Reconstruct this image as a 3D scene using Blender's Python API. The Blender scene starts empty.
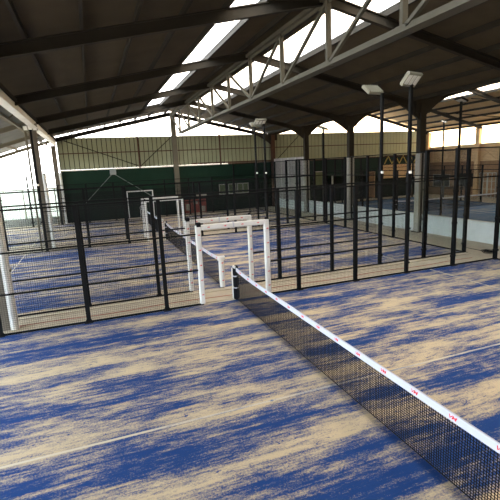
import bpy, math, random
from mathutils import Vector, Matrix
random.seed(7)
SC = bpy.context.scene
COL = SC.collection

# ------------------------------------------------------------------ materials
def node_mat(name):
    m = bpy.data.materials.new(name); m.use_nodes = True
    nt = m.node_tree; b = nt.nodes['Principled BSDF']
    return m, nt, b

def paint(name, col, rough=0.6, metal=0.0, var=0.15, scale=3.0, bump=0.0, spec=0.4):
    """painted / raw surface with gentle procedural wear"""
    m, nt, b = node_mat(name)
    tc = nt.nodes.new('ShaderNodeTexCoord'); n = nt.nodes.new('ShaderNodeTexNoise')
    n.inputs['Scale'].default_value = scale; n.inputs['Detail'].default_value = 5
    nt.links.new(tc.outputs['Object'], n.inputs['Vector'])
    mx = nt.nodes.new('ShaderNodeMix'); mx.data_type = 'RGBA'
    mx.inputs[6].default_value = [c*(1-var) for c in col] + [1]
    mx.inputs[7].default_value = [min(1, c*(1+var)) for c in col] + [1]
    nt.links.new(n.outputs['Fac'], mx.inputs[0]); nt.links.new(mx.outputs[2], b.inputs['Base Color'])
    b.inputs['Roughness'].default_value = rough; b.inputs['Metallic'].default_value = metal
    b.inputs['Specular IOR Level'].default_value = spec
    if bump:
        bp = nt.nodes.new('ShaderNodeBump'); bp.inputs['Strength'].default_value = bump
        nt.links.new(n.outputs['Fac'], bp.inputs['Height']); nt.links.new(bp.outputs[0], b.inputs['Normal'])
    return m

def turf(name, seed, sand, blue, cover=0.5, stripe=0.7):
    m, nt, b = node_mat(name); L = nt.links.new
    def N(t): return nt.nodes.new(t)
    def noise(sx, sy, sc, det, off, rough=0.6):
        mp = N('ShaderNodeMapping'); mp.inputs['Scale'].default_value = (sx, sy, 1)
        mp.inputs['Location'].default_value = (seed*7.3+off, seed*3.1+off, off)
        L(tc.outputs['Object'], mp.inputs['Vector'])
        n = N('ShaderNodeTexNoise'); n.inputs['Scale'].default_value = sc
        n.inputs['Detail'].default_value = det; n.inputs['Roughness'].default_value = rough
        L(mp.outputs[0], n.inputs['Vector']); return n.outputs['Fac']
    def math_(op, a, c):
        k = N('ShaderNodeMath'); k.operation = op
        for i, v in enumerate((a, c)):
            if hasattr(v, 'links'): L(v, k.inputs[i])
            else: k.inputs[i].default_value = v
        return k.outputs[0]
    tc = N('ShaderNodeTexCoord')
    big = noise(0.2, 1.0, 1.0, 2, 0)          # long swept patches
    blot = noise(0.6, 2.2, 1.3, 3, 4)          # blotches
    strk = noise(0.12, 5.0, 2.6, 5, 9, 0.7)    # brush streaks running along the court
    band = noise(0.02, 1.0, 1.6, 3, 21)        # full-length bands left by the brush
    speck = noise(1, 1, 34, 5, 3, 0.8)         # grains
    grit = noise(1, 1, 90, 3, 31, 0.8)
    mott = noise(0.7, 2.6, 5.0, 6, 15, 0.75)
    parts = ((big, 0.75), (blot, 0.9), (strk, stripe), (band, 0.6), (mott, 0.75), (speck, 0.8), (grit, 0.35))
    s = 0.0
    for q, wgt in parts: s = math_('ADD', math_('MULTIPLY', q, wgt), s)
    sc1 = noise(0.5, 1.1, 2.2, 2, 41)
    ab = math_('ABSOLUTE', math_('SUBTRACT', sc1, 0.5), 0.0)
    scf = math_('MULTIPLY', math_('LESS_THAN', ab, 0.0035), math_('GREATER_THAN', mott, 0.53))
    s = math_('ADD', s, math_('MULTIPLY', scf, 0.3))
    mean = sum(wgt for q, wgt in parts)*0.5
    mr = N('ShaderNodeMapRange'); mr.interpolation_type = 'SMOOTHSTEP'
    mr.inputs['From Min'].default_value = mean - 0.19 + (0.5-cover)*0.9
    mr.inputs['From Max'].default_value = mean + 0.22 + (0.5-cover)*0.9
    L(s, mr.inputs['Value'])
    # sand tone variation
    sv = N('ShaderNodeMix'); sv.data_type = 'RGBA'
    sv.inputs[6].default_value = [c*0.82 for c in sand]+[1]; sv.inputs[7].default_value = [min(1, c*1.15) for c in sand]+[1]
    L(strk, sv.inputs[0])
    bv = N('ShaderNodeMix'); bv.data_type = 'RGBA'
    bv.inputs[6].default_value = [c*0.75 for c in blue]+[1]; bv.inputs[7].default_value = [c*1.3 for c in blue]+[1]
    L(speck, bv.inputs[0])
    mx = N('ShaderNodeMix'); mx.data_type = 'RGBA'
    L(mr.outputs[0], mx.inputs[0]); L(sv.outputs[2], mx.inputs[6]); L(bv.outputs[2], mx.inputs[7])
    L(mx.outputs[2], b.inputs['Base Color'])
    b.inputs['Roughness'].default_value = 0.95; b.inputs['Specular IOR Level'].default_value = 0.1
    bp = N('ShaderNodeBump'); bp.inputs['Strength'].default_value = 0.25; bp.inputs['Distance'].default_value = 0.01
    L(speck, bp.inputs['Height']); L(bp.outputs[0], b.inputs['Normal'])
    return m

def glass(name, tint, refl=1.0):
    m = bpy.data.materials.new(name); m.use_nodes = True; nt = m.node_tree; nt.nodes.clear()
    o = nt.nodes.new('ShaderNodeOutputMaterial'); t = nt.nodes.new('ShaderNodeBsdfTransparent')
    g = nt.nodes.new('ShaderNodeBsdfGlossy'); g.inputs['Roughness'].default_value = 0.03
    lw = nt.nodes.new('ShaderNodeLayerWeight'); pw = nt.nodes.new('ShaderNodeMath'); pw.operation = 'POWER'; pw.inputs[1].default_value = 5.0
    nt.links.new(lw.outputs['Facing'], pw.inputs[0])
    f = nt.nodes.new('ShaderNodeMath'); f.operation = 'MULTIPLY_ADD'; f.inputs[1].default_value = 0.25; f.inputs[2].default_value = 0.012
    nt.links.new(pw.outputs[0], f.inputs[0])
    n = nt.nodes.new('ShaderNodeTexNoise'); n.inputs['Scale'].default_value = 1.5
    cr = nt.nodes.new('ShaderNodeMix'); cr.data_type = 'RGBA'
    cr.inputs[6].default_value = tuple(c*0.95 for c in tint)+(1,); cr.inputs[7].default_value = tuple(tint)+(1,)
    nt.links.new(n.outputs['Fac'], cr.inputs[0]); nt.links.new(cr.outputs[2], t.inputs['Color'])
    x = nt.nodes.new('ShaderNodeMixShader')
    nt.links.new(f.outputs[0], x.inputs[0]); nt.links.new(t.outputs[0], x.inputs[1]); nt.links.new(g.outputs[0], x.inputs[2])
    nt.links.new(x.outputs[0], o.inputs['Surface']); return m

def translucent(name, col, clear):
    m = bpy.data.materials.new(name); m.use_nodes = True; nt = m.node_tree; nt.nodes.clear()
    o = nt.nodes.new('ShaderNodeOutputMaterial'); t = nt.nodes.new('ShaderNodeBsdfTransparent')
    d = nt.nodes.new('ShaderNodeBsdfTranslucent'); x = nt.nodes.new('ShaderNodeMixShader')
    n = nt.nodes.new('ShaderNodeTexNoise'); n.inputs['Scale'].default_value = 2.0
    c = nt.nodes.new('ShaderNodeMix'); c.data_type = 'RGBA'
    c.inputs[6].default_value = tuple(k*0.85 for k in col)+(1,); c.inputs[7].default_value = tuple(col)+(1,)
    nt.links.new(n.outputs['Fac'], c.inputs[0]); nt.links.new(c.outputs[2], d.inputs['Color'])
    x.inputs[0].default_value = clear
    nt.links.new(d.outputs[0], x.inputs[1]); nt.links.new(t.outputs[0], x.inputs[2])
    nt.links.new(x.outputs[0], o.inputs['Surface']); return m

SAND = (0.55, 0.44, 0.285); BLUE = (0.014, 0.048, 0.17)
M = dict(
    turf1=turf('sanded_turf', 1.0, SAND, BLUE, 0.57),
    turf2=turf('sanded_turf_second', 2.7, SAND, BLUE, 0.58),
    turf3=turf('sanded_turf_third', 4.1, SAND, BLUE, 0.47),
    turf4=turf('blue_turf', 5.3, (0.26, 0.26, 0.23), (0.04, 0.095, 0.19), 0.72),
    concrete=paint('sandy_concrete', (0.50, 0.42, 0.31), 0.9, var=0.15, scale=2.5, bump=0.1),
    outside=paint('pale_ground', (0.55, 0.53, 0.48), 0.95, var=0.1),
    black=paint('black_steel', (0.006, 0.006, 0.006), 0.7, var=0.2, spec=0.12),
    wire=paint('black_wire', (0.010, 0.010, 0.010), 0.8, var=0.1, spec=0.1),
    cord=paint('black_cord', (0.008, 0.008, 0.010), 0.9, var=0.1, spec=0.1),
    white=paint('white_vinyl', (0.66, 0.64, 0.60), 0.5, var=0.05, scale=6),
    tape=paint('white_tape', (0.50, 0.50, 0.545), 0.6, var=0.04, scale=6),
    red=paint('red_print', (0.62, 0.03, 0.04), 0.6, var=0.1),
    greyprint=paint('grey_print', (0.5, 0.5, 0.55), 0.7, var=0.1),
    steel=paint('dark_steel', (0.024, 0.020, 0.014), 0.8, var=0.25, scale=2, spec=0.15),
    rust=paint('rusty_steel', (0.075, 0.032, 0.018), 0.8, var=0.35, scale=3),
    galv=paint('galvanised_steel', (0.14, 0.125, 0.09), 0.75, var=0.2, scale=2, spec=0.2),
    truss=paint('truss_steel', (0.072, 0.066, 0.048), 0.75, var=0.25, scale=2, spec=0.2),
    girder=paint('pale_girder', (0.55, 0.52, 0.44), 0.5, var=0.25, scale=1.2),
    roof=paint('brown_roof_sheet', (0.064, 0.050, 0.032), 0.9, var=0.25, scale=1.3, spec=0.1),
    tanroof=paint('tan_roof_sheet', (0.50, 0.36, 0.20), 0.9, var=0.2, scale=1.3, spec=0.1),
    greyroof=paint('grey_roof_sheet', (0.15, 0.15, 0.135), 0.9, var=0.2, scale=1.3, spec=0.1),
    skylight=translucent('skylight_sheet', (0.95, 0.95, 0.93), 0.75),
    poly=translucent('frosted_sheet', (0.62, 0.68, 0.665), 0.0),
    green=paint('green_wall_paint', (0.007, 0.026, 0.014), 0.75, var=0.3, scale=1.0, spec=0.2),
    greenlow=paint('dark_green_screen', (0.006, 0.015, 0.010), 0.85, var=0.3, scale=1.0, spec=0.2),
    clad=paint('cream_cladding', (0.27, 0.28, 0.17), 0.6, var=0.12, scale=0.8),
    cream=paint('cream_trim', (0.62, 0.58, 0.45), 0.6, var=0.15),
    pinkwall=paint('pale_plaster', (0.30, 0.27, 0.24), 0.85, var=0.12, scale=1.5),
    lowwall=paint('whitewashed_block', (0.62, 0.64, 0.60), 0.85, var=0.14, scale=3, bump=0.2),
    tanwall=paint('tan_wall', (0.62, 0.42, 0.22), 0.85, var=0.2, scale=1.2),
    brownwall=paint('brown_wall', (0.27, 0.155, 0.075), 0.85, var=0.3, scale=1.5),
    brownconc=paint('brown_column', (0.15, 0.125, 0.095), 0.85, var=0.35, scale=2),
    pillarwhite=paint('white_column_paint', (0.29, 0.265, 0.21), 0.7, var=0.12),
    pipe=paint('white_pipe', (0.82, 0.80, 0.74), 0.5, var=0.1),
    yellow=paint('yellow_steel', (0.48, 0.36, 0.07), 0.6, var=0.15),
    lamp=paint('lamp_housing', (0.20, 0.19, 0.14), 0.45, var=0.1),
    lens=paint('lamp_lens', (0.75, 0.74, 0.68), 0.25, var=0.05),
    pane=paint('greenish_pane', (0.13, 0.16, 0.08), 0.25, var=0.25),
    darkpane=paint('dark_pane', (0.012, 0.013, 0.012), 0.7, var=0.3, spec=0.1),
    whiteframe=paint('white_frame', (0.42, 0.40, 0.34), 0.6, var=0.08),
    poster=paint('faded_red_poster', (0.26, 0.06, 0.04), 0.8, var=0.3, scale=5),
    postpale=paint('poster_pale', (0.38, 0.34, 0.26), 0.8, var=0.3, scale=5),
    box=paint('grey_box', (0.30, 0.33, 0.31), 0.5, var=0.1),
    cable=paint('grey_cable', (0.20, 0.22, 0.20), 0.6, var=0.1),
    glass=glass('court_glass', (0.96, 0.97, 0.965)),
    redcord=paint('red_cord', (0.35, 0.06, 0.04), 0.8, var=0.2),
    linesand=turf('worn_white_line', 6.6, (0.56, 0.49, 0.37), (0.14, 0.18, 0.28), 0.36),
    line=paint('white_line', (0.57, 0.50, 0.38), 0.95, var=0.18, scale=9, spec=0.1),
)

# ------------------------------------------------------------------ mesh helpers
class MB:
    def __init__(s): s.v = []; s.f = []
    def add(s, vs, fs):
        o = len(s.v); s.v += [tuple(v) for v in vs]; s.f += [tuple(i+o for i in f) for f in fs]; return s
    def box(s, x0, x1, y0, y1, z0, z1):
        return s.add([(x0,y0,z0),(x1,y0,z0),(x1,y1,z0),(x0,y1,z0),(x0,y0,z1),(x1,y0,z1),(x1,y1,z1),(x0,y1,z1)],
                     [(3,2,1,0),(4,5,6,7),(0,1,5,4),(1,2,6,5),(2,3,7,6),(3,0,4,7)])
    def beam(s, a, b, w, h, up=(0,0,1)):
        a, b = Vector(a), Vector(b); d = (b-a).normalized(); u = Vector(up)
        r = d.cross(u)
        if r.length < 1e-4: r = d.cross(Vector((1,0,0)))
        r.normalize(); u = r.cross(d).normalized(); r = r*w/2; u = u*h/2
        vs = [a-r-u, a+r-u, a+r+u, a-r+u, b-r-u, b+r-u, b+r+u, b-r+u]
        return s.add(vs, [(0,1,2,3),(7,6,5,4),(0,4,5,1),(1,5,6,2),(2,6,7,3),(3,7,4,0)])
    def ibeam(s, a, b, w, h, t=0.03, up=(0,0,1)):
        a, b = Vector(a), Vector(b); d = (b-a).normalized(); u = Vector(up)
        r = d.cross(u).normalized(); u = r.cross(d).normalized()
        s.beam(a+u*(h/2-t/2), b+u*(h/2-t/2), w, t, up); s.beam(a-u*(h/2-t/2), b-u*(h/2-t/2), w, t, up)
        return s.beam(a, b, t*0.8, h-2*t, up)
    def tube(s, a, b, r, n=8, r2=None):
        a, b = Vector(a), Vector(b); d = (b-a).normalized(); r2 = r if r2 is None else r2
        u = d.orthogonal().normalized(); w = d.cross(u)
        vs = []
        for p, q in ((a, r), (b, r2)):
            for k in range(n):
                t = 2*math.pi*k/n; vs.append(p + u*math.cos(t)*q + w*math.sin(t)*q)
        fs = [(k, (k+1)%n, n+(k+1)%n, n+k) for k in range(n)] + [tuple(range(n))[::-1], tuple(range(n, 2*n))]
        return s.add(vs, fs)
    def prism(s, poly, axis, a, b):
        """poly: 2-D outline; extruded along axis from a to b"""
        n = len(poly)
        def P(p, t):
            return {'X': (t, p[0], p[1]), 'Y': (p[0], t, p[1]), 'Z': (p[0], p[1], t)}[axis]
        return s.add([P(p, a) for p in poly]+[P(p, b) for p in poly],
                     [tuple(range(n))[::-1], tuple(range(n, 2*n))]+[(k, (k+1)%n, n+(k+1)%n, n+k) for k in range(n)])
    def mesh(s, name, mat):
        me = bpy.data.meshes.new(name); me.from_pydata(s.v, [], s.f); me.validate()
        import bmesh
        bm = bmesh.new(); bm.from_mesh(me); bmesh.ops.recalc_face_normals(bm, faces=bm.faces); bm.to_mesh(me); bm.free()
        me.materials.append(mat); return me
    def build(s, name, mat, parent=None, loc=(0,0,0), bevel=0):
        o = bpy.data.objects.new(name, s.mesh(name, mat)); COL.objects.link(o); o.location = loc
        if parent: o.parent = parent
        if bevel:
            md = o.modifiers.new('bevel', 'BEVEL'); md.width = bevel; md.segments = 3
        return o

def tag(o, label, cat=None, group=None, kind=None):
    if label: o['label'] = label
    if cat: o['category'] = cat
    if group: o['group'] = group
    if kind: o['kind'] = kind
    return o
def thing(name, loc, label, cat, group=None, rz=0):
    o = bpy.data.objects.new(name, None); COL.objects.link(o); o.location = loc; o.rotation_euler = (0,0,rz)
    o.empty_display_size = 0.2
    return tag(o, label, cat, group)
def struct(name, mb, mat, parent=None, label=None):
    o = mb.build(name, mat, parent)
    if not parent: o['kind'] = 'structure'
    if label: o['label'] = label
    return o
def inst(mesh, name, parent, loc=(0,0,0), rz=0, mat=None):
    o = bpy.data.objects.new(name, mesh); COL.objects.link(o); o.parent = parent; o.location = loc; o.rotation_euler = (0,0,rz)
    return o

# ------------------------------------------------------------------ place dimensions (metres)
Y1, Y2, Y3, Y4, Y5, YB = 0.0, 1.4, 12.0, 13.45, 24.1, 25.2     # side fences and back wall
XL, XR, XRR = -6.0, 12.15, 30.0                                 # column rows, far right wall
RX, RZ = 3.1, 8.55                                              # ridge of the main bay
EL, ER = 6.65, 6.55                                             # eaves
YN = -13.2                                                      # near end of the roof
def zL(x): return EL + (x-XL)*(RZ-EL)/(RX-XL)
def zR(x): return ER + (XR-x)*(RZ-ER)/(XR-RX)
R2X, R2Z = 21.1, 8.75
def zA(x): return 6.72 + (x-XR)*(R2Z-6.72)/(R2X-XR)
def zB(x): return 6.45 + (XRR-x)*(R2Z-6.45)/(XRR-R2X)
def zC(x): return 6.6 + (x-XL)*0.30                            # lean-to on the left

# ------------------------------------------------------------------ setting
struct('floor', MB().box(-16, 30.2, -14, 25.35, -0.3, -0.012), M['concrete'])
struct('floor', MB().box(-70, 90, -70, 90, -0.6, -0.32), M['outside'])

# back wall: green lower part, ribbed cladding above, pale flashing between
wb = struct('wall_back', MB().box(-5.75, 30, YB, YB+0.15, 2.3, 4.0), M['green'])
struct('lower_screen', MB().box(-5.75, 30, YB-0.03, YB+0.15, -0.012, 2.3), M['greenlow'], wb)
m = MB()
x = -5.75
while x < 29.9:
    x1 = min(30, x+0.36)
    m.box(x+0.055, x1, YB+0.0, YB+0.06, 4.1, 6.52); x += 0.36
struct('cladding', m, M['clad'], wb)
struct('groove_shade_sheet', MB().box(-5.75, 30, YB+0.06, YB+0.12, 4.1, 6.5), M['steel'], wb)  # dark sheet added behind the cladding, its colour stands in for groove shadow
m = MB().box(-5.75, 7.9, YB-0.06, YB+0.06, 4.0, 4.09); struct('flashing', m, M['cream'], wb)
m = MB().box(7.9, 30, YB-0.08, YB+0.06, 4.0, 4.1).box(4.6, 12, YB-0.1, YB-0.04, 4.12, 4.24); struct('wall_rail', m, M['rust'], wb)
struct('wall_rail', MB().box(-5.75, 30, YB-0.07, YB-0.015, 5.30, 5.37), M['rust'], wb)

struct('wall_near_blocker', MB().prism([(-12.1, -0.3), (XRR+0.2, -0.3), (XRR+0.2, 6.5), (R2X, R2Z+0.1), (XR, 6.6), (RX, RZ+0.1), (XL, 6.7), (-12.2, 4.8), (-12.2, -0.29)], 'Y', YN-0.25, YN-0.05), M['pinkwall'])  # unseen end wall, added to block daylight from behind the camera
# ceilings
def slope(name, xa, xb, zf, ya, yb, mat, parent=None, th=0.05):
    m = MB(); pts = [(xa, zf(xa)), (xb, zf(xb)), (xb, zf(xb)+th), (xa, zf(xa)+th)]
    m.prism(pts, 'Y', ya, yb); return struct(name, m, mat, parent)
OV = YB+0.35
SK0, SK1 = YN, 19.0
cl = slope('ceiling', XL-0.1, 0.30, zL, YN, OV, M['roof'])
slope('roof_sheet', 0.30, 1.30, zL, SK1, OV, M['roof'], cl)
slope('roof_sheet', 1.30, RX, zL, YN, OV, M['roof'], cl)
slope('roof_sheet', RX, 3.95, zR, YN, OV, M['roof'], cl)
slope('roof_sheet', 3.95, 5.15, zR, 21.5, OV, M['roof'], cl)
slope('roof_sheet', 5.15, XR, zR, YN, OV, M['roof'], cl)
slope('skylight', 0.30, 1.30, zL, YN, SK1, M['skylight'], cl, 0.01)
slope('skylight', 3.95, 5.15, zR, YN, 21.5, M['skylight'], cl, 0.01)
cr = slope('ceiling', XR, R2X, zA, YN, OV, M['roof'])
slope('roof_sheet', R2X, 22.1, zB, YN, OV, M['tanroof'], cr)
for k in range(6):
    ya = 18.9 - 6.2*k
    slope('skylight', 22.1, 23.3, zB, ya-5.9, ya, M['skylight'], cr, 0.01)
    slope('roof_sheet', 22.1, 23.3, zB, ya-6.2, ya-5.9, M['tanroof'], cr)
slope('roof_sheet', 22.1, 23.3, zB, 18.9, OV, M['tanroof'], cr)
slope('roof_sheet', 23.3, XRR+0.3, zB, YN, OV, M['tanroof'], cr)
cc = slope('ceiling', -12.2, XL-0.1, zC, YN, OV, M['greyroof'])
struct('valley_gutter', MB().box(XR-0.2, XR+0.06, YN, OV, 6.56, 6.80), M['steel'], cl)
# purlins
def purlins(xs, zf, mat, parent):
    for x in xs: MB().box(x-0.035, x+0.035, YN, OV, zf(x)-0.17, zf(x)-0.005).build('purlin', mat, parent)
purlins([-4.6, -3.37, -2.12, -0.92, 0.25, 1.36, 2.7], zL, M['steel'], cl)
purlins([3.55, 5.2, 6.5, 7.8, 9.1, 10.4, 11.6], zR, M['steel'], cl)
purlins([13.4, 14.8, 16.2, 17.6, 19, 20.4], zA, M['steel'], cr)
purlins([21.8, 23.2, 24.6, 26, 27.4, 28.8, 29.8], zB, M['steel'], cr)
purlins([-12.0, -10.5, -8.5, -6.8], zC, M['galv'], cc)

# right-hand long wall under the openings, and the divider to the next hall
wr = struct('wall_right', MB().box(XRR, XRR+0.2, YN, YB, 3.25, 4.72), M['tanwall'])
struct('lower_wall', MB().box(XRR-0.03, XRR+0.2, YN, YB, -0.012, 3.25), M['brownwall'], wr)
struct('sill', MB().box(XRR-0.12, XRR+0.2, YN, YB, 4.72, 4.82), M['cream'], wr)
m = MB()
for k in range(7):
    y = 24.8-2.0*k
    m.beam((XRR-0.05, y, 3.35), (XRR-0.05, y-1.9, 4.65), 0.05, 0.05); m.beam((XRR-0.05, y, 4.65), (XRR-0.05, y-1.9, 3.35), 0.05, 0.05)
    m.box(XRR-0.08, XRR-0.01, y+0.02, y+0.08, 3.3, 4.7)
struct('cross_brace', m, M['tanwall'], wr)
wd = struct('wall_middle', MB().box(XR-0.02, XR+0.18, 19.0, 24.75, 0.8, 4.3), M['pinkwall'])
m = MB()
for k in range(5): m.box(XR-0.05, XR-0.02, 19.0+k*1.38, 19.1+k*1.38, 0.8, 4.3)
struct('wall_batten', m, M['whiteframe'], wd)
lw = struct('wall_low', MB().box(XR+0.08, XR+0.28, -13, 24.75, -0.012, 0.86), M['lowwall'])
struct('wall_coping', MB().box(XR+0.05, XR+0.31, -13, 24.75, 0.86, 0.90), M['lowwall'], lw)
# pale sheet wall closing the left bay's far end up to head height, the rest open to the day
wl = struct('wall_left', MB().box(-30, -6.1, YB+0.3, YB+0.36, 0.55, 2.75), M['poly'])
struct('lower_wall', MB().box(-30, -6.1, YB+0.25, YB+0.4, -0.3, 0.55), paint('grey_plinth', (0.20, 0.20, 0.18), 0.9), wl)
m = MB()
for k in range(9): m.box(-6.2-2.4*k, -6.13-2.4*k, YB+0.22, YB+0.3, 0.5, 2.8)
m.box(-27, -6.1, YB+0.22, YB+0.3, 2.72, 2.82)
struct('wall_rail', m, M['galv'], wl)

# ------------------------------------------------------------------ steel frames
FY = [25.0, 18.6, 12.6, 6.35, 0.25, -5.9, -12.0]
ORD = ['at the back wall', 'second from the back wall', 'third from the back wall', 'fourth from the back wall',
       'above the nearest side fence', 'above the nearest court', 'almost overhead at the near end']
def rafter(name, y, xa, za, xb, zb, h, label, group, mat, haunch=None, w=0.16):
    t = thing(name, (xa, y, za), label, 'rafter', group)
    m = MB().ibeam((0,0,-h/2), (xb-xa, 0, zb-za-h/2), w, h); m.build('beam', mat, t)
    if haunch:
        # curved bracket where the rafter meets its column (at local x=hx)
        hx, sgn, L, D = haunch
        sl = (zb-za)/(xb-xa); pts = []
        z0 = sl*hx - h + 0.02
        pts = [(hx, z0-D)]
        for k in range(1, 9):
            u = k/8; pts.append((hx+sgn*L*u, sl*(hx+sgn*L*u)-h+0.02 - D*(1-u)**2.0*1.0 if k < 8 else sl*(hx+sgn*L)-h+0.02))
        pts.append((hx, z0))
        MB().prism(pts, 'Y', -0.06, 0.06).build('haunch', mat, t)
    return t
for i, y in enumerate(FY):
    rafter('rafter', y, XL, zL(XL)-0.17, RX, zL(RX)-0.17, 0.30, 'dark rafter under the left slope of the main roof, %s' % ORD[i],
           'rafters of the main roof', M['steel'])
    rafter('rafter', y, RX, zR(RX)-0.17, XR, zR(XR)-0.17, 0.28, 'dark rafter under the right slope of the main roof, %s' % ORD[i],
           'rafters of the main roof', M['steel'], (XR-RX-0.2, -1, 2.0, 0.55))
    if y > -7:
        rafter('rafter', y, XR, zA(XR)-0.17, R2X, zA(R2X)-0.17, 0.20, 'dark rafter rising over the right hall, %s' % ORD[i],
           'rafters of the right hall', M['steel'], (0.2, 1, 1.7, 0.6) if i else None)
        rafter('rafter', y, R2X, zB(R2X)-0.17, XRR, zB(XRR)-0.17, 0.24, 'brown rafter under the tan roof slope, right hall, %s' % ORD[i],
           'rafters of the right hall', M['steel'])
    rafter('rafter', y, -12.2, zC(-12.2)-0.16, XL-0.2, zC(XL-0.2)-0.16, 0.22, 'grey rafter of the low left roof, %s' % ORD[i],
           'rafters of the left side roof', M['galv'])
# diagonal roof braces over the right hall
for n, (ya, yb) in enumerate(((18.6, 12.6), (12.6, 6.35))):
    t = thing('roof_brace', (22.0, ya, 7.7), 'thin dark diagonal brace below the tan slope, %s' % ('in the bay farther from the camera' if n == 0 else 'in the bay nearer the camera'), 'brace', 'roof braces of the right hall')
    MB().tube((0,0,0), (7.6, yb-ya, -1.55), 0.035).build('rod', M['steel'], t)

# columns -------------------------------------------------------
for i, y in enumerate(FY[:6]):
    t = thing('column', (XR, y, -0.012), 'dark steel column between the courts and the right hall, %s' % ['in the back corner beside the green wall', 'where the pale plaster wall ends', 'with its lower half painted pale, third from the back', 'thickest looking, with a pale lower half', 'beside the nearest court', 'beyond the right end of the nearest court'][i], 'column', 'columns of the right row')
    w = 0.17
    m = MB().box(-w, w, -0.14, -0.11, 0, 6.43).box(-w, w, 0.11, 0.14, 0, 6.43).box(-w, w, -0.11, 0.11, 0, 6.43)
    m.build('shaft', M['rust'] if i == 0 else M['steel'], t)
    if i in (1, 2, 3, 4, 5):
        for sx_ in (-1, 1): MB().box(min(sx_*0.08, sx_*(w+0.02)), max(sx_*0.08, sx_*(w+0.02)), -0.155, 0.155, 0, 4.0).build('painted_strip', M['pillarwhite'], t)
    MB().box(-0.42, 0.42, -0.1, 0.1, 5.95, 6.56).build('column_head', M['steel'], t)
    MB().box(-w-0.1, w+0.1, -0.25, 0.25, 0, 0.03).build('base_plate', M['steel'], t)
for n, (y, lab) in enumerate(((0.45, 'brown weathered column with a white drainpipe at the left edge, nearest'), (12.75, 'brown weathered column with a white drainpipe, second of the left row'), (25.0, 'brown column with a white pipe in the left back corner'))):
    t = thing('column', (XL, y, -0.012), lab, 'column', 'columns of the left row')
    MB().box(-0.16, 0.17, -0.16, 0.16, 0, 5.96).build('shaft', M['brownconc'], t, bevel=0.01)
    hgt = 3.9 if n < 2 else 3.95
    MB().tube((0.255, -0.10, 0), (0.255, -0.10, hgt), 0.10, 14).build('drainpipe', M['pipe'], t)
    MB().box(0.15, 0.37, -0.15, 0.05, hgt-0.25, hgt-0.2).box(0.15, 0.37, -0.15, 0.05, 1.5, 1.55).build('pipe_clamp', M['galv'], t)
# a slim drainpipe set just outside the left columns
for n, y in enumerate((12.3, 24.6)):
    t = thing('drainpipe', (-6.27, y, -0.012), 'thin pale pipe rising beside the %s left column' % ('second' if n == 0 else 'farthest'), 'pipe', 'side drainpipes')
    MB().tube((0,0,0), (0,0,5.9), 0.05, 10).build('pipe', M['galv'], t)
    MB().tube((0,0,5.9), (-0.15,-0.05,6.1), 0.05, 10).build('elbow', M['galv'], t)
t = thing('column', (3.25, YB-0.25, -0.012), 'tall grey column standing under the ridge against the green back wall', 'column')
MB().box(-0.2, 0.2, -0.13, -0.1, 0, 8.3).box(-0.2, 0.2, 0.1, 0.13, 0, 8.3).box(-0.2, 0.2, -0.1, 0.1, 0, 8.3).build('shaft', M['galv'], t)
MB().box(-0.3, 0.3, -0.2, 0.2, 0, 0.03).build('base_plate', M['galv'], t)
for n, x in enumerate((0.3, 7.2)):
    t = thing('wall_post', (x, YB-0.12, 4.0), 'slim dark post on the ribbed cladding %s' % ('left' if n == 0 else 'right') + ' of the ridge column', 'post', 'wall posts of the back wall')
    MB().box(-0.05, 0.05, -0.05, 0.05, 0, 4.0 if n == 0 else 3.45).build('shaft', M['rust'], t)
for n, y in enumerate((25.0, 18.8, 12.6)):
    t = thing('column', (XRR-0.15, y, -0.012), 'tan column of the far right wall, %s' % ['in the corner', 'between the two bright openings', 'third from the corner'][n], 'column', 'columns of the far right wall')
    MB().box(-0.16, 0.16, -0.2, 0.2, 0, 6.3).build('shaft', M['tanwall'], t)
    MB().box(-0.22, 0.22, -0.26, 0.26, 6.05, 6.15).build('column_head', M['tanwall'], t)
# gable bars at the back
t = thing('gable_beam', (XL, YB+0.05, 6.2), 'light steel bar following the gable above the bright back opening', 'beam')
MB().beam((0,0,0.1), (9.1,0,1.95), 0.06, 0.10).build('left_bar', M['galv'], t)
MB().beam((9.1,0,1.95), (18.1,0,0.1), 0.06, 0.10).build('right_bar', M['galv'], t)
m = MB()
for k in range(1, 12):
    x = k*0.76; z = 0.1+1.85*x/9.1; m.beam((x,0,z), (x+0.0,0,z+0.28), 0.04, 0.04)
m.build('strut', M['galv'], t)
# diagonal braces on the back wall
for n, (a, b_) in enumerate((((12.6, YB-0.2, 4.3), (14.9, YB-0.2, 6.4)), ((-5.2, YB-0.2, 6.3), (0.2, YB-0.2, 4.2)), ((0.4, YB-0.2, 4.2), (3.0, YB-0.2, 6.4)))):
    t = thing('wall_brace', a, 'thin diagonal rod across the cladding, %s' % ['just right of the rust column', 'at the left end', 'left of the ridge column'][n], 'brace', 'wall braces')
    MB().tube((0,0,0), Vector(b_)-Vector(a), 0.03).build('rod', M['steel'], t)

# left girder ----------------------------------------------------
t = thing('eaves_girder', (XL+0.17, 25.2, 6.0), 'long pale steel girder over the left column row running to the back', 'girder')
MB().box(-0.02, 0.05, -38.2, 0, 0.0, 0.33).build('web', M['girder'], t)
MB().box(-0.12, 0.16, -38.2, 0, -0.03, 0.0).build('bottom_flange', M['girder'], t)
MB().box(-0.12, 0.14, -38.2, 0, 0.33, 0.44).build('top_flange', M['steel'], t)
t = thing('gutter_rail', (XL-0.42, 25.2, 6.03), 'thin pale rail running beside and below the long left girder', 'rail')
MB().box(-0.05, 0.05, -38.2, 0, -0.05, 0.05).build('rail', M['galv'], t)
m = MB()
for k in range(12): m.beam((0, -1-k*3.1, 0), (0.38, -1-k*3.1, 0.3), 0.05, 0.05)
m.build('bracket', M['galv'], t)

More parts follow.
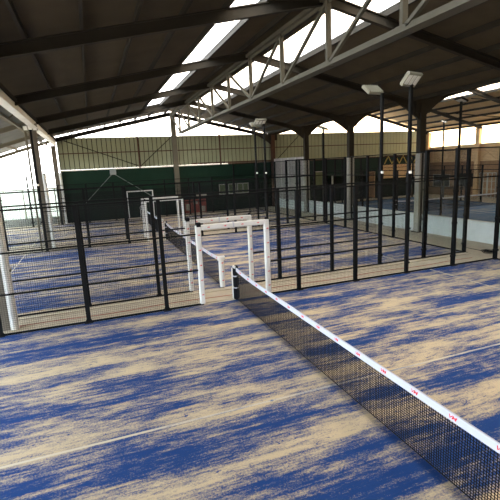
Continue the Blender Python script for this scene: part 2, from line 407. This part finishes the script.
# ridge truss ----------------------------------------------------
t = thing('lattice_truss', (RX, 24.6, 6.45), 'long pale steel lattice truss hanging under the roof ridge', 'truss')
TY = [24.6, 21.4, 18.3, 15.25, 12.2, 9.2, 6.2, 3.1, 0.0, -3.1, -6.2, -9.3, -12.4]
T0 = 24.6; TH = 1.78
MB().box(-0.13, 0.13, -37.4, 0, TH-0.1, TH+0.02).box(-0.02, 0.02, -37.4, 0, TH-0.2, TH-0.1).build('top_chord', M['truss'], t)
MB().box(-0.16, -0.02, -37.4, -3.2, -0.07, 0.0).box(0.02, 0.16, -37.4, -3.2, -0.07, 0.0).box(-0.02, 0.02, -37.4, -3.2, -0.07, 0.12).build('bottom_chord', M['truss'], t)
for k in range(1, len(TY)):
    y = TY[k]-T0
    MB().box(-0.07, 0.07, y-0.05, y+0.05, 0, TH-0.1).build('vertical', M['truss'], t)
    yp = TY[k-1]-T0
    if TY[k] >= 6: a, b_ = (0, yp, TH-0.1), (0, y, 0.03)
    else: a, b_ = (0, yp, 0.03), (0, y, TH-0.1)
    MB().beam(a, b_, 0.09, 0.09).build('diagonal', M['truss'], t)
    MB().box(-0.09, 0.09, y-0.16, y+0.16, -0.08, 0.1).build('gusset', M['truss'], t)

# ------------------------------------------------------------------ courts
LAB = ['nearest court, on both sides of the long net', 'second court, beyond the black double fence', 'farthest court, in front of the green wall']
for n, (ya, yb, mt) in enumerate(((-10.65, Y1-0.03, 'turf1'), (Y2+0.03, Y3-0.03, 'turf2'), (Y4+0.03, Y5-0.03, 'turf3'))):
    t = thing('court_turf', (0, ya, 0), 'blue artificial turf heavily dusted with sand, %s' % LAB[n], 'turf')
    MB().box(-10, 10, 0, yb-ya, -0.012, 0).build('turf_carpet', M[mt], t)
    d = yb-ya
    m = MB().box(-7.0, -6.95, 0, d, 0.0, 0.002).box(6.95, 7.0, 0, d, 0.0, 0.002).box(-6.95, 6.95, d/2-0.03, d/2+0.02, 0.0, 0.002)
    tag(m.build('court_line', M['linesand'], t), 'worn white court lines')
t = thing('court_turf', (21.1, 2.9, 0), 'darker blue turf of the court in the right hall behind the low white wall', 'turf')
MB().box(-5, 5, 0, 20, -0.012, 0).build('turf_carpet', M['turf4'], t)
MB().box(-5, 5, 3.0, 3.05, 0, 0.002).box(-5, 5, 16.95, 17.0, 0, 0.002).box(-0.025, 0.025, 3.05, 16.95, 0, 0.002).build('court_line', M['line'], t)

# shared fence meshes
def wires(w, z0, z1, sp=0.05, r=0.0037):
    m = MB(); n = int(round(w/sp))
    for k in range(1, n): x = k*w/n; m.box(x-r/2, x+r/2, -r/2, r/2, z0, z1)
    n = int(round((z1-z0)/sp))
    for k in range(1, n): z = z0+k*(z1-z0)/n; m.box(0, w, r/2, r*1.5, z-r/2, z+r/2)
    return m.mesh('wire_mesh', M['wire'])
WM = {(2, 'low'): wires(2, 0.04, 3), (1, 'low'): wires(1, 0.04, 3), (2, 'top'): wires(2, 3.0, 4.0)}
def frame(w, zs, t=0.042):
    m = MB()
    for z in zs: m.box(0, w, -t/2, t/2, max(0, z-t/2), max(0, z-t/2)+t)
    m.box(0.03, 0.055, -0.012, 0.012, zs[0], zs[-1]); m.box(w-0.055, w-0.03, -0.012, 0.012, zs[0], zs[-1])
    return m.mesh('mesh_panel', M['black'])
FM = {(2, 'low'): frame(2, (0.02, 1, 2, 3)), (1, 'low'): frame(1, (0.02, 1, 2, 3)), (2, 'top'): frame(2, (3.0, 4.0))}
def post_mesh(h, w=0.10):
    m = MB().box(-w/2, w/2, -w/2, w/2, 0, h)
    m.box(-w/2-0.05, w/2+0.05, -w/2-0.05, w/2+0.05, 0, 0.015)
    m.prism([(w/2, 0.015), (w/2+0.05, 0.015), (w/2, 0.1)], 'Y', -0.01, 0.01)
    m.prism([(-w/2, 0.015), (-w/2, 0.1), (-w/2-0.05, 0.015)], 'Y', -0.01, 0.01)
    return m.mesh('post', M['black'])
PM = {3: post_mesh(3.02), 4: post_mesh(4.02, 0.11)}
GP = MB().box(0.06, 1.94, -0.005, 0.005, 0.03, 2.96).mesh('glass_panel', M['glass'])
CL = MB()
for x in (0.06, 1.94):
    for z in (0.35, 1.5, 2.6): CL.box(x-0.05, x+0.05, -0.03, 0.03, z-0.03, z+0.03)
CLM = CL.mesh('glass_clamp', M['black'])
RAIL2 = MB().box(0, 2, -0.021, 0.021, 0, 0.042).mesh('rail', M['black'])
RAILB = MB().box(-1, 1, -0.021, 0.021, 0, 0.042).mesh('rail', M['black'])

def mesh_bay(t, x, w, kind='low'):
    f = inst(FM[(w, kind)], 'mesh_panel', t, (x, 0, 0)); inst(WM[(w, kind)], 'wire_mesh', f)
def glass_bay(t, x, top):
    g = inst(GP, 'glass_panel', t, (x, 0, 0)); inst(CLM, 'glass_clamp', g)
    inst(RAIL2, 'rail', t, (x, 0, 0.0)); inst(RAIL2, 'rail', t, (x, 0, 2.98))
    if top: mesh_bay(t, x, 2, 'top')
def side_fence(Y, label, x0=-10, portal=True):
    t = thing('side_fence', (0, Y, 0), label, 'fence', None)
    for x in (-10, -8, -6, -4, -2, 2, 4, 6, 8, 10):
        if x < x0: continue
        inst(PM[4 if abs(x) >= 8 else 3], 'post', t, (x, 0, 0))
    for x in (-10, -8):
        if x >= x0: glass_bay(t, x, x == -10)
    for x in (-6, -4): mesh_bay(t, x, 2)
    mesh_bay(t, -2, 1); mesh_bay(t, 1, 1); mesh_bay(t, 2, 2); mesh_bay(t, 4, 2)
    inst(RAILB, 'rail', t, (0, 0, 2.98))
    for x in (6, 8): glass_bay(t, x, x == 8)
    return t
side_fence(Y1, 'black wire mesh fence with glass end bays along the nearest court')
side_fence(Y2, 'black wire mesh fence on the far side of the first corridor, edging the second court')
side_fence(Y3, 'black wire mesh fence on the far edge of the second court')
side_fence(Y4, 'black wire mesh fence on the near edge of the farthest court')
side_fence(Y5, 'black wire mesh fence directly in front of the green back wall')

def back_fence(X, ya, yb, label):
    """end wall of a court: glass three metres high with mesh above"""
    t = thing('end_wall_fence', (X, ya, 0), label, 'fence', None, math.pi/2)
    n = int((yb-ya)//2); w = (yb-ya)/n
    for k in range(n):
        if k: inst(PM[4], 'post', t, (k*w, 0, 0))
        g = inst(GP, 'glass_panel', t, (k*w, 0, 0)); g.scale = (w/2, 1, 1); inst(CLM, 'glass_clamp', g)
        for z in (0.0, 2.98):
            r = inst(RAIL2, 'rail', t, (k*w, 0, z)); r.scale = (w/2, 1, 1)
        f = inst(FM[(2, 'top')], 'mesh_panel', t, (k*w, 0, 0)); f.scale = (w/2, 1, 1); inst(WM[(2, 'top')], 'wire_mesh', f)
    return t
back_fence(10, Y2, Y3, 'glass end wall with black posts closing the right end of the second court')
back_fence(10, Y4, Y5, 'glass end wall with black posts closing the right end of the farthest court')
back_fence(10, -10.6, Y1, 'glass end wall closing the right end of the nearest court')
back_fence(-10, Y2, Y3, 'glass end wall closing the left end of the second court')
back_fence(-10, Y4, Y5, 'glass end wall closing the left end of the farthest court')

# logos --------------------------------------------------------
def text_mesh(name, body, size, mat, depth=0.001, shear=0.0):
    cu = bpy.data.curves.new(name, 'FONT'); cu.body = body; cu.size = size; cu.extrude = depth; cu.shear = shear
    cu.align_x = 'CENTER'; cu.align_y = 'CENTER'; cu.resolution_u = 3; cu.space_character = 0.85; cu.offset = size*0.015
    o = bpy.data.objects.new(name, cu); COL.objects.link(o); bpy.context.view_layer.update()
    me = bpy.data.meshes.new_from_object(o.evaluated_get(bpy.context.evaluated_depsgraph_get()))
    bpy.data.objects.remove(o); me.materials.clear(); me.materials.append(mat); me.name = name; return me
LOGO = text_mesh('printed_logo', 'VM', 0.08, M['red'], 0.001, 0.3)
LOGOS = text_mesh('printed_logo', 'VM', 0.055, M['red'], 0.001, 0.3)

# padded portals ------------------------------------------------
def portal(Y, label, pad, th=0.14, logos=True):
    t = thing('padded_gate_frame', (0, Y, 0), label, 'gate frame', 'padded gate frames')
    H = 2.24
    for s in (-1, 1):
        p = MB().box(s-th/2, s+th/2, -th/2, th/2, 0.03, H).build('padded_post', M['white'], t, bevel=0.03)
        MB().box(s-0.03, s+0.03, -0.03, 0.03, 0.0, H+0.05).build('steel_core', M['black'], p)
        if logos:
            for k in range(5):
                o = inst(LOGOS, 'printed_logo', p, (s, -th/2-0.002, 0.3+0.42*k)); o.rotation_euler = (math.pi/2, 0, 0)
    b = MB().box(-1+th/2, 1-th/2, -th/2, th/2, H-th, H).build('padded_bar', M['white'], t, bevel=0.03)
    if logos:
        for x in (-0.72, -0.25, 0.25, 0.72):
            o = inst(LOGOS, 'printed_logo', b, (x, -th/2-0.002, H-th/2)); o.rotation_euler = (math.pi/2, 0, 0)
        for x in (-1.0+th*0.1, ):
            MB().box(x-0.06, x+0.06, -th/2-0.01, th/2+0.01, H-0.04, H+0.07).build('black_strap', M['cord'], b)
        MB().box(-0.02, 0.02, -th/2-0.004, th/2+0.004, H-th-0.004, H+0.004).build('seam', M['greyprint'], b)
portal(Y1, 'white padded gate frame in the nearest fence, beside the black net post', True)
portal(Y2, 'white padded gate frame in the second fence, just behind the nearest gate frame', True, 0.13)
portal(Y3, 'white padded gate frame at the far end of the second net', True, 0.12, False)
portal(Y4, 'white padded gate frame on the near edge of the farthest court', True, 0.12, False)
portal(Y5, 'thin white gate frame against the green back wall', False, 0.08, False)

# nets ----------------------------------------------------------
def net(label, length, loc, rz, cell=0.036, r=0.0068, logos=True):
    """along local +X from 0 to length"""
    t = thing('court_net', loc, label, 'net', 'court nets', rz)
    def zt(x):
        u = min(x, length-x); return 0.90 + 0.05*max(0, 1-u/1.5)**2 - 0.012*math.sin(math.pi*x/length)
    m = MB(); n = int(length/cell); dz = 0.0
    for k in range(n+1):
        x = k*length/n; wob = 0.004*math.sin(k*1.7)
        m.box(x-r/2+wob, x+r/2+wob, -r/2, r/2, 0.02, zt(x)-0.05)
    rows = int(0.86/cell)
    for j in range(rows+1):
        for k in range(20):
            xa, xb = k*length/20, (k+1)*length/20
            za, zb = 0.02+j*(zt(xa)-0.08)/rows, 0.02+j*(zt(xb)-0.08)/rows
            m.beam((xa, 0, za), (xb, 0, zb), r*0.8, r)
    m.build('cord_mesh', M['cord'], t)
    m = MB()
    for k in range(40):
        xa, xb = k*length/40, (k+1)*length/40
        za, zb = zt(xa), zt(xb)
        m.add([(xa,-.012,za-.10),(xa,.012,za-.10),(xa,.012,za),(xa,-.012,za),(xb,-.012,zb-.10),(xb,.012,zb-.10),(xb,.012,zb),(xb,-.012,zb)],
              [(0,1,2,3),(7,6,5,4),(0,4,5,1),(1,5,6,2),(2,6,7,3),(3,7,4,0)])
    tp = m.build('headband', M['tape'], t)
    if logos:
        k = 0; x = 0.35
        while x < length-0.2:
            for sd, ry in ((-1, 0), (1, math.pi)):
                o = inst(LOGO, 'printed_logo', tp, (x, sd*0.0135, zt(x)-0.05)); o.rotation_euler = (math.pi/2, 0, ry)
                o.scale = (1.15, 0.85, 1)
            x += 0.615
    MB().tube((0, 0, 0.02), (length, 0, 0.02), 0.009, 6).build('bottom_cord', M['cord'], t)
    m = MB().tube((-0.07, 0, zt(0)-0.03), (0.02, 0, zt(0)-0.03), 0.008, 6); m.build('tension_cable', M['galv'], t)
    return t
net('long black net with a white headband printed with small red marks, crossing the nearest court', 10.4, (0, -0.10, 0), -math.pi/2)
net('black net with white headband crossing the second court beyond the gate frames', 10.3, (0, Y2+0.12, 0), math.pi/2, 0.05, 0.006)
net('black net with white headband crossing the farthest court', 10.3, (0, Y4+0.14, 0), math.pi/2, 0.06, 0.008, False)
net('pale net band across the blue court in the right hall', 10.0, (16.1, 12.9, 0), 0, 0.06, 0.010, False)

def net_post(loc, label, dark):
    t = thing('net_post', loc, label, 'net post', 'net posts')
    MB().box(-0.035, 0.035, -0.035, 0.035, 0, 1.0).build('steel_core', M['black'], t)
    pm = M['cord'] if dark else M['white']
    m = MB()
    prof = [(0.03, .075), (0.12, .095), (0.30, .085), (0.36, .058), (0.42, .082), (0.62, .088), (0.70, .062), (0.76, .08), (0.92, .07)] if dark else [(0.03, .085), (0.5, .09), (0.93, .085)]
    for (za, ra), (zb, rb) in zip(prof, prof[1:]): m.tube((0,0,za), (0,0,zb), ra, 14, rb)
    m.build('padding', pm, t)
    if dark:
        m = MB().tube((0,0,0.33), (0,0,0.37), 0.066, 14).tube((0,0,0.68), (0,0,0.715), 0.07, 14)
        m.build('white_strap', M['tape'], t)
        m = MB().box(-0.112, -0.088, -0.02, 0.02, 0.03, 0.94); m.build('white_edge', M['white'], t)
        MB().tube((-0.03,-0.05,0.965), (-0.03,0.05,0.965), 0.04, 12).build('winch_cap', M['white'], t)
        MB().tube((0.03,-0.065,0.965), (0.03,0.065,0.965), 0.04, 12).build('winch_drum', M['black'], t)
    else:
        MB().tube((-0.11,0,0.95), (0.11,0,0.95), 0.075, 14).build('padded_cap', M['white'], t, bevel=0.01)
        for k in range(3):
            o = inst(LOGOS, 'printed_logo', t, (0, -0.093, 0.25+0.28*k)); o.rotation_euler = (math.pi/2, 0, 0)
net_post((0, 0.0, 0), 'black padded net post with white straps in the nearest gate', True)
net_post((0, Y2, 0), 'white padded net post at the near end of the second net', False)
net_post((0, Y3, 0), 'dark net post at the far end of the second net', True)
net_post((0, Y4, 0), 'white net post at the near end of the farthest net', False)
net_post((0, Y5, 0), 'dark net post at the far end of the farthest net', True)
net_post((16.0, 12.9, 0), 'dark net post at the near end of the net in the right hall', True)
net_post((26.2, 12.9, 0), 'dark net post at the far end of the net in the right hall', True)

# floodlight poles ------------------------------------------------
def floodlight(loc, label, tilt, yaw, h=6.15, off=(-0.1, 0)):
    t = thing('floodlight_pole', loc, label, 'floodlight', 'floodlights on poles')
    MB().box(-0.045, 0.045, -0.045, 0.045, 2.95, h).box(-0.06, 0.06, -0.06, 0.06, 2.95, 3.3).build('pole', M['black'], t)
    MB().box(-0.08, 0.08, -0.02, 0.02, h-0.03, h+0.03).build('arm', M['black'], t)
    hd = MB().box(-0.32, 0.32, -0.22, 0.22, -0.03, 0.06)
    for k in range(7): hd.box(-0.30+k*0.095, -0.285+k*0.095, -0.2, 0.2, 0.06, 0.10)
    head = hd.build('lamp_head', M['lamp'], t, (off[0], off[1], h+0.12)); head.rotation_euler = (tilt, 0, yaw)
    for k in range(3): MB().box(-0.275+k*0.2, -0.125+k*0.2, -0.15, 0.15, -0.045, -0.028).build('lamp_lens', M['lens'], head)
    MB().tube((0.0, -0.075, 3.28), (0.0, -0.06, 3.36), 0.05, 10).build('cable_gland', M['pipe'], t)
floodlight((6, Y1, 0), 'floodlight with three pale lamp panels facing the camera, on the nearest tall pole', math.radians(-48), 0.25, 5.98, (-0.08, -0.12))
floodlight((6, Y2, 0), 'floodlight seen from behind, on the pole in the second fence', math.radians(38), 0.1, 5.95, (-0.28, 0.15))
floodlight((6, Y3, 0), 'floodlight on the right one of the close pair of thin poles by the farthest court', math.radians(-30), 0, 6.05, (-0.25, -0.1))
floodlight((6, Y4, 0), 'floodlight on the left one of the close pair of thin poles by the farthest court', math.radians(30), 0, 6.05, (0.1, 0.1))
floodlight((-6, Y3, 0), 'floodlight pole beside the second brown column on the left', math.radians(-30), 0, 5.9, (0, -0.1))
def tall_light(loc, h, label, yaw=0):
    t = thing('floodlight_pole', loc, label, 'floodlight', 'floodlights on poles')
    MB().box(-0.05, 0.05, -0.05, 0.05, 0.02, h).box(-0.12, 0.12, -0.12, 0.12, 0, 0.03).build('pole', M['black'], t)
    hd = MB().box(-0.32, 0.32, -0.24, 0.24, -0.04, 0.06).build('lamp_head', M['steel' if 'dark head' in label else 'lamp'], t, (0, 0, h+0.08)); hd.rotation_euler = (math.radians(25), 0, yaw)
    for k in range(3): MB().box(-0.29+k*0.2, -0.11+k*0.2, -0.17, 0.17, -0.055, -0.038).build('lamp_lens', M['lens'], hd)
tall_light((16.0, 7.65, 0), 6.7, 'floodlight with a dark head on a tall pole beside the right hall court', 1.3)
tall_light((26.25, 19.3, 0), 6.8, 'small pale floodlight on a thin pole at the far side of the right hall court', 1.0)
tall_light((10.1, 12.45, 0), 5.75, 'small floodlight on a pole standing outside the far right corner of the second court', 0.6)

# right hall court cage --------------------------------------------
def cage_side(X, label, ys, h=3):
    t = thing('side_fence', (X, ys[0], 0), label, 'fence')
    for y in ys: inst(PM[4 if (y in (ys[0], ys[-1], ys[1], ys[-2])) else 3], 'post', t, (0, y-ys[0], 0))
    for a, b_ in zip(ys, ys[1:]):
        mid = abs((a+b_)/2-12.9) < 6
        if abs((a+b_)/2-12.9) < 1.2: 
            MB().box(-0.021, 0.021, a-ys[0], b_-ys[0], 2.98, 3.02).build('rail', M['black'], t); continue
        if mid:
            f = inst(FM[(2, 'low')], 'mesh_panel', t, (0, a-ys[0], 0), math.pi/2); inst(WM[(2, 'low')], 'wire_mesh', f)
        else:
            g = inst(GP, 'glass_panel', t, (0, a-ys[0], 0), math.pi/2)
            inst(RAIL2, 'rail', t, (0, a-ys[0], 2.98), math.pi/2); inst(RAIL2, 'rail', t, (0, a-ys[0], 0), math.pi/2)
ys = [2.9+2*k for k in range(11)]
cage_side(16.1, 'black fence on the near side of the blue court in the right hall', ys)
cage_side(26.1, 'black fence on the far side of the blue court in the right hall', ys)
t = thing('end_wall_fence', (16.1, 22.9, 0), 'black mesh end wall of the right hall court, before the green wall', 'fence')
for k in range(6):
    inst(PM[4], 'post', t, (2*k, 0, 0))
    if k < 5:
        inst(GP, 'glass_panel', t, (2*k, 0, 0)); mesh_bay(t, 2*k, 2, 'top'); inst(RAIL2, 'rail', t, (2*k, 0, 0))

# ------------------------------------------------------------------ corridor details
def kerb(y0, y1, label, x0=-10, x1=10):
    t = thing('concrete_kerb', (0, y0, -0.012), label, 'kerb', None)
    MB().box(x0, x1, 0, y1-y0, 0, 0.03).build('kerb_stone', M['concrete'], t)
for n, (a, b_) in enumerate(((Y1+0.10, Y1+0.32), (Y2-0.32, Y2-0.10), (Y3+0.10, Y3+0.32), (Y4-0.32, Y4-0.10))):
    kerb(a, b_, 'low sandy concrete strip %s' % ['right behind the nearest fence', 'in front of the second fence', 'behind the third fence', 'in front of the fourth fence'][n])
t = thing('ground_cord', (0, 0.52, 0.0), 'thin red-brown cord lying along the first corridor', 'cord')
m = MB(); pts = [(-9.5+0.5*k, 0.05*math.sin(k*0.9), 0.004) for k in range(39)]
pts = [p for p in pts]
for a, b_ in zip(pts, pts[1:]): m.tube(a, b_, 0.008, 6)
m.build('cord', M['redcord'], t)
t = thing('cable_coil', (10.55, 0.75, -0.012), 'small tangled coil of dark cable on the concrete in the right corner', 'cable')
m = MB()
for j in range(7):
    r = 0.18+0.03*random.random(); cx, cy = random.uniform(-.05,.05), random.uniform(-.05,.05); n = 18; tl = random.uniform(-.35,.35)
    P = [(cx+r*math.cos(2*math.pi*k/n), cy+r*math.sin(2*math.pi*k/n), 0.05+0.012*j+abs(tl)*0.1+tl*0.3*r*math.cos(2*math.pi*k/n)) for k in range(n)]
    for k in range(n): m.tube(P[k], P[(k+1)%n], 0.010, 6)
m.build('coil', M['cord'], t)
MB().tube((0.2,0.1,0.02), (0.25,1.3,0.012), 0.010, 6).build('loose_end', M['cord'], t)

# ------------------------------------------------------------------ back wall fittings
t = thing('junction_box', (-1.85, YB-0.08, 3.58), 'pale square box high on the green wall with two stay cables', 'box')
MB().box(-0.24, 0.24, -0.12, 0.04, 0, 0.5).build('casing', M['box'], t, bevel=0.01)
MB().box(-0.2, 0.2, -0.135, -0.12, 0.04, 0.46).build('cover', M['box'], t)
MB().tube((-0.15,-0.05,0.0), (-2.3,-0.05,-2.1), 0.022, 6).build('stay_cable', M['cable'], t)
MB().tube((0.15,-0.05,0.0), (3.2,-0.05,-2.1), 0.022, 6).build('stay_cable', M['cable'], t)
def wall_window(name, loc, w, h, label, pane='pane', axis='Y', nv=1, nh=0, group=None, cat='window'):
    t = thing(name, loc, label, cat, group, 0 if axis == 'Y' else -math.pi/2)
    f = 0.06
    MB().box(-w/2, w/2, -0.03, 0.0, 0, h).build('pane', M[pane], t)
    m = MB().box(-w/2-f, w/2+f, -0.06, 0, -f, 0).box(-w/2-f, w/2+f, -0.06, 0, h, h+f).box(-w/2-f, -w/2, -0.06, 0, 0, h).box(w/2, w/2+f, -0.06, 0, 0, h)
    for k in range(1, nv+1): x = -w/2+w*k/(nv+1); m.box(x-0.03, x+0.03, -0.055, -0.03, 0, h)
    for k in range(1, nh+1): z = h*k/(nh+1); m.box(-w/2, w/2, -0.055, -0.03, z-0.02, z+0.02)
    m.build('frame', M['whiteframe'], t); return t
wall_window('wall_window', (7.3, YB-0.04, 1.45), 0.62, 0.8, 'leftmost of three small greenish windows low in the dark back wall', nv=0, group='back wall windows')
wall_window('wall_window', (8.15, YB-0.04, 1.45), 0.62, 0.8, 'middle of three small greenish windows low in the dark back wall', nv=0, group='back wall windows')
wall_window('wall_window', (9.15, YB-0.04, 1.45), 0.95, 0.8, 'right and widest of three greenish windows in the dark back wall', nv=1, group='back wall windows')
wall_window('wall_window', (17.0, YB-0.04, 1.6), 1.2, 1.3, 'greenish dim window in the back wall behind the glass', nv=0)
t = thing('slit_window', (18.4, YB-0.05, 1.7), 'narrow bright slit in the dark wall of the right hall', 'window')
MB().box(-0.09, 0.09, -0.03, 0, 0, 0.75).build('pane', M['lens'], t); MB().box(-0.12, 0.12, -0.02, 0, -0.03, 0).box(-0.12, 0.12, -0.02, 0, 0.75, 0.78).build('frame', M['whiteframe'], t)
t = thing('leaning_poster', (4.6, YB-0.12, 0), 'faded red and cream poster board standing at the foot of the green wall', 'poster')
MB().box(-1.05, 1.05, -0.02, 0.02, 0.0, 1.2).build('board', M['poster'], t)
MB().box(-0.75, -0.35, -0.026, -0.02, 0.25, 0.8).box(0.45, 0.95, -0.026, -0.02, 0.05, 0.55).box(-0.1, 0.3, -0.026, -0.02, 0.75, 1.05).build('printed_area', M['postpale'], t)
t = thing('notice_board', (5.3, YB-0.06, 1.33), 'small pale notice above the red poster board', 'sign')
MB().box(-0.45, 0.45, -0.02, 0, 0, 0.3).build('board', M['postpale'], t)
# right hall wall fittings (facing the camera from the far right wall)
wall_window('wall_window', (XRR-0.05, 23.1, 0.85), 2.1, 1.15, 'dark white-framed window on the far right wall, left of the black screen', 'darkpane', 'X', nv=1)
t = thing('wall_screen', (XRR-0.06, 19.8, 0.9), 'large black screen on the brown wall of the right hall', 'screen', None, -math.pi/2)
MB().box(-1.1, 1.1, -0.05, 0.0, 0, 1.25).build('casing', M['black'], t, bevel=0.01); MB().box(-1.03, 1.03, -0.056, -0.05, 0.06, 1.19).build('display', M['darkpane'], t)
for n, y in enumerate((18.1, 17.2)):
    wall_window('glazed_door', (XRR-0.05, y, 0.05), 0.75, 2.1, '%s of two white-framed glazed doors on the brown right wall' % ('left' if n == 0 else 'right'), 'brownwall', 'X', nv=1, nh=2, group='glazed doors', cat='door')
t = thing('lattice_beam', (24.4, YB-0.15, 3.35), 'yellow zigzag lattice beam high in the back corner of the right hall', 'beam')
m = MB(); n = 6
for k in range(n):
    x = k*0.92; m.beam((x,0,0), (x+0.46,0,0.75), 0.07, 0.07); m.beam((x+0.46,0,0.75), (x+0.92,0,0), 0.07, 0.07)
m.build('zigzag', M['yellow'], t)
MB().box(0, 5.5, -0.03, 0.03, 0.75, 0.82).build('top_chord', M['steel'], t)
t = thing('wall_sheet', (24.0, YB-0.1, 1.9), 'brown timber sheeting low in the back corner of the right hall', 'panel')
MB().box(0, 5.7, -0.03, 0, 0, 1.35).build('sheet', M['tanwall'], t)
t = thing('service_door', (22.9, YB-0.06, 0), 'narrow brown door in the dark back wall of the right hall', 'door')
MB().box(-0.35, 0.35, -0.04, 0, 0, 2.6).build('leaf', M['brownwall'], t); MB().box(-0.41, -0.35, -0.06, 0, 0, 2.66).box(0.35, 0.41, -0.06, 0, 0, 2.66).box(-0.41, 0.41, -0.06, 0, 2.6, 2.66).build('frame', M['tanwall'], t)

# ------------------------------------------------------------------ light: open daylight, overcast white
w = bpy.data.worlds.new('sky'); SC.world = w; w.use_nodes = True
bg = w.node_tree.nodes['Background']
nt = w.node_tree; tc = nt.nodes.new('ShaderNodeTexCoord'); sx = nt.nodes.new('ShaderNodeSeparateXYZ')
mr = nt.nodes.new('ShaderNodeMapRange'); mr.inputs['From Min'].default_value = -0.8; mr.inputs['From Max'].default_value = 0.7
rp = nt.nodes.new('ShaderNodeValToRGB')
rp.color_ramp.elements[0].position = 0.0; rp.color_ramp.elements[0].color = (0.86, 1.0, 1.16, 1)
rp.color_ramp.elements[1].position = 1.0; rp.color_ramp.elements[1].color = (0.62, 0.44, 0.24, 1)
nt.links.new(tc.outputs['Generated'], sx.inputs[0]); nt.links.new(sx.outputs['X'], mr.inputs['Value'])
nt.links.new(mr.outputs[0], rp.inputs[0]); nt.links.new(rp.outputs[0], bg.inputs['Color'])
bg.inputs['Strength'].default_value = 6.0

# ------------------------------------------------------------------ camera
cam = bpy.data.cameras.new('camera'); co = bpy.data.objects.new('camera', cam); COL.objects.link(co)
px, py, pz, yaw, pitch, roll, F = -3.5478, -11.1418, 3.7371, 0.3465, -0.1951, -0.0468, 422.8232
cy, sy = math.cos(yaw), math.sin(yaw); cp, sp = math.cos(pitch), math.sin(pitch)
f = Vector((sy*cp, cy*cp, sp)); r = Vector((cy, -sy, 0)); u = r.cross(f)
c, s = math.cos(roll), math.sin(roll)
r2 = r*c+u*s; u2 = -r*s+u*c
co.matrix_world = Matrix(((r2.x, u2.x, -f.x, px), (r2.y, u2.y, -f.y, py), (r2.z, u2.z, -f.z, pz), (0,0,0,1)))
cam.sensor_width = 36; cam.lens = F/500*36; cam.clip_start = 0.05; cam.clip_end = 300
SC.camera = co
SC.view_settings.view_transform = 'Standard'; SC.view_settings.look = 'None'; SC.view_settings.gamma = 1
SC.view_settings.use_curve_mapping = False
SC.view_settings.exposure = 1.36
SC.cycles.max_bounces = 8; SC.cycles.diffuse_bounces = 5; SC.cycles.transparent_max_bounces = 128
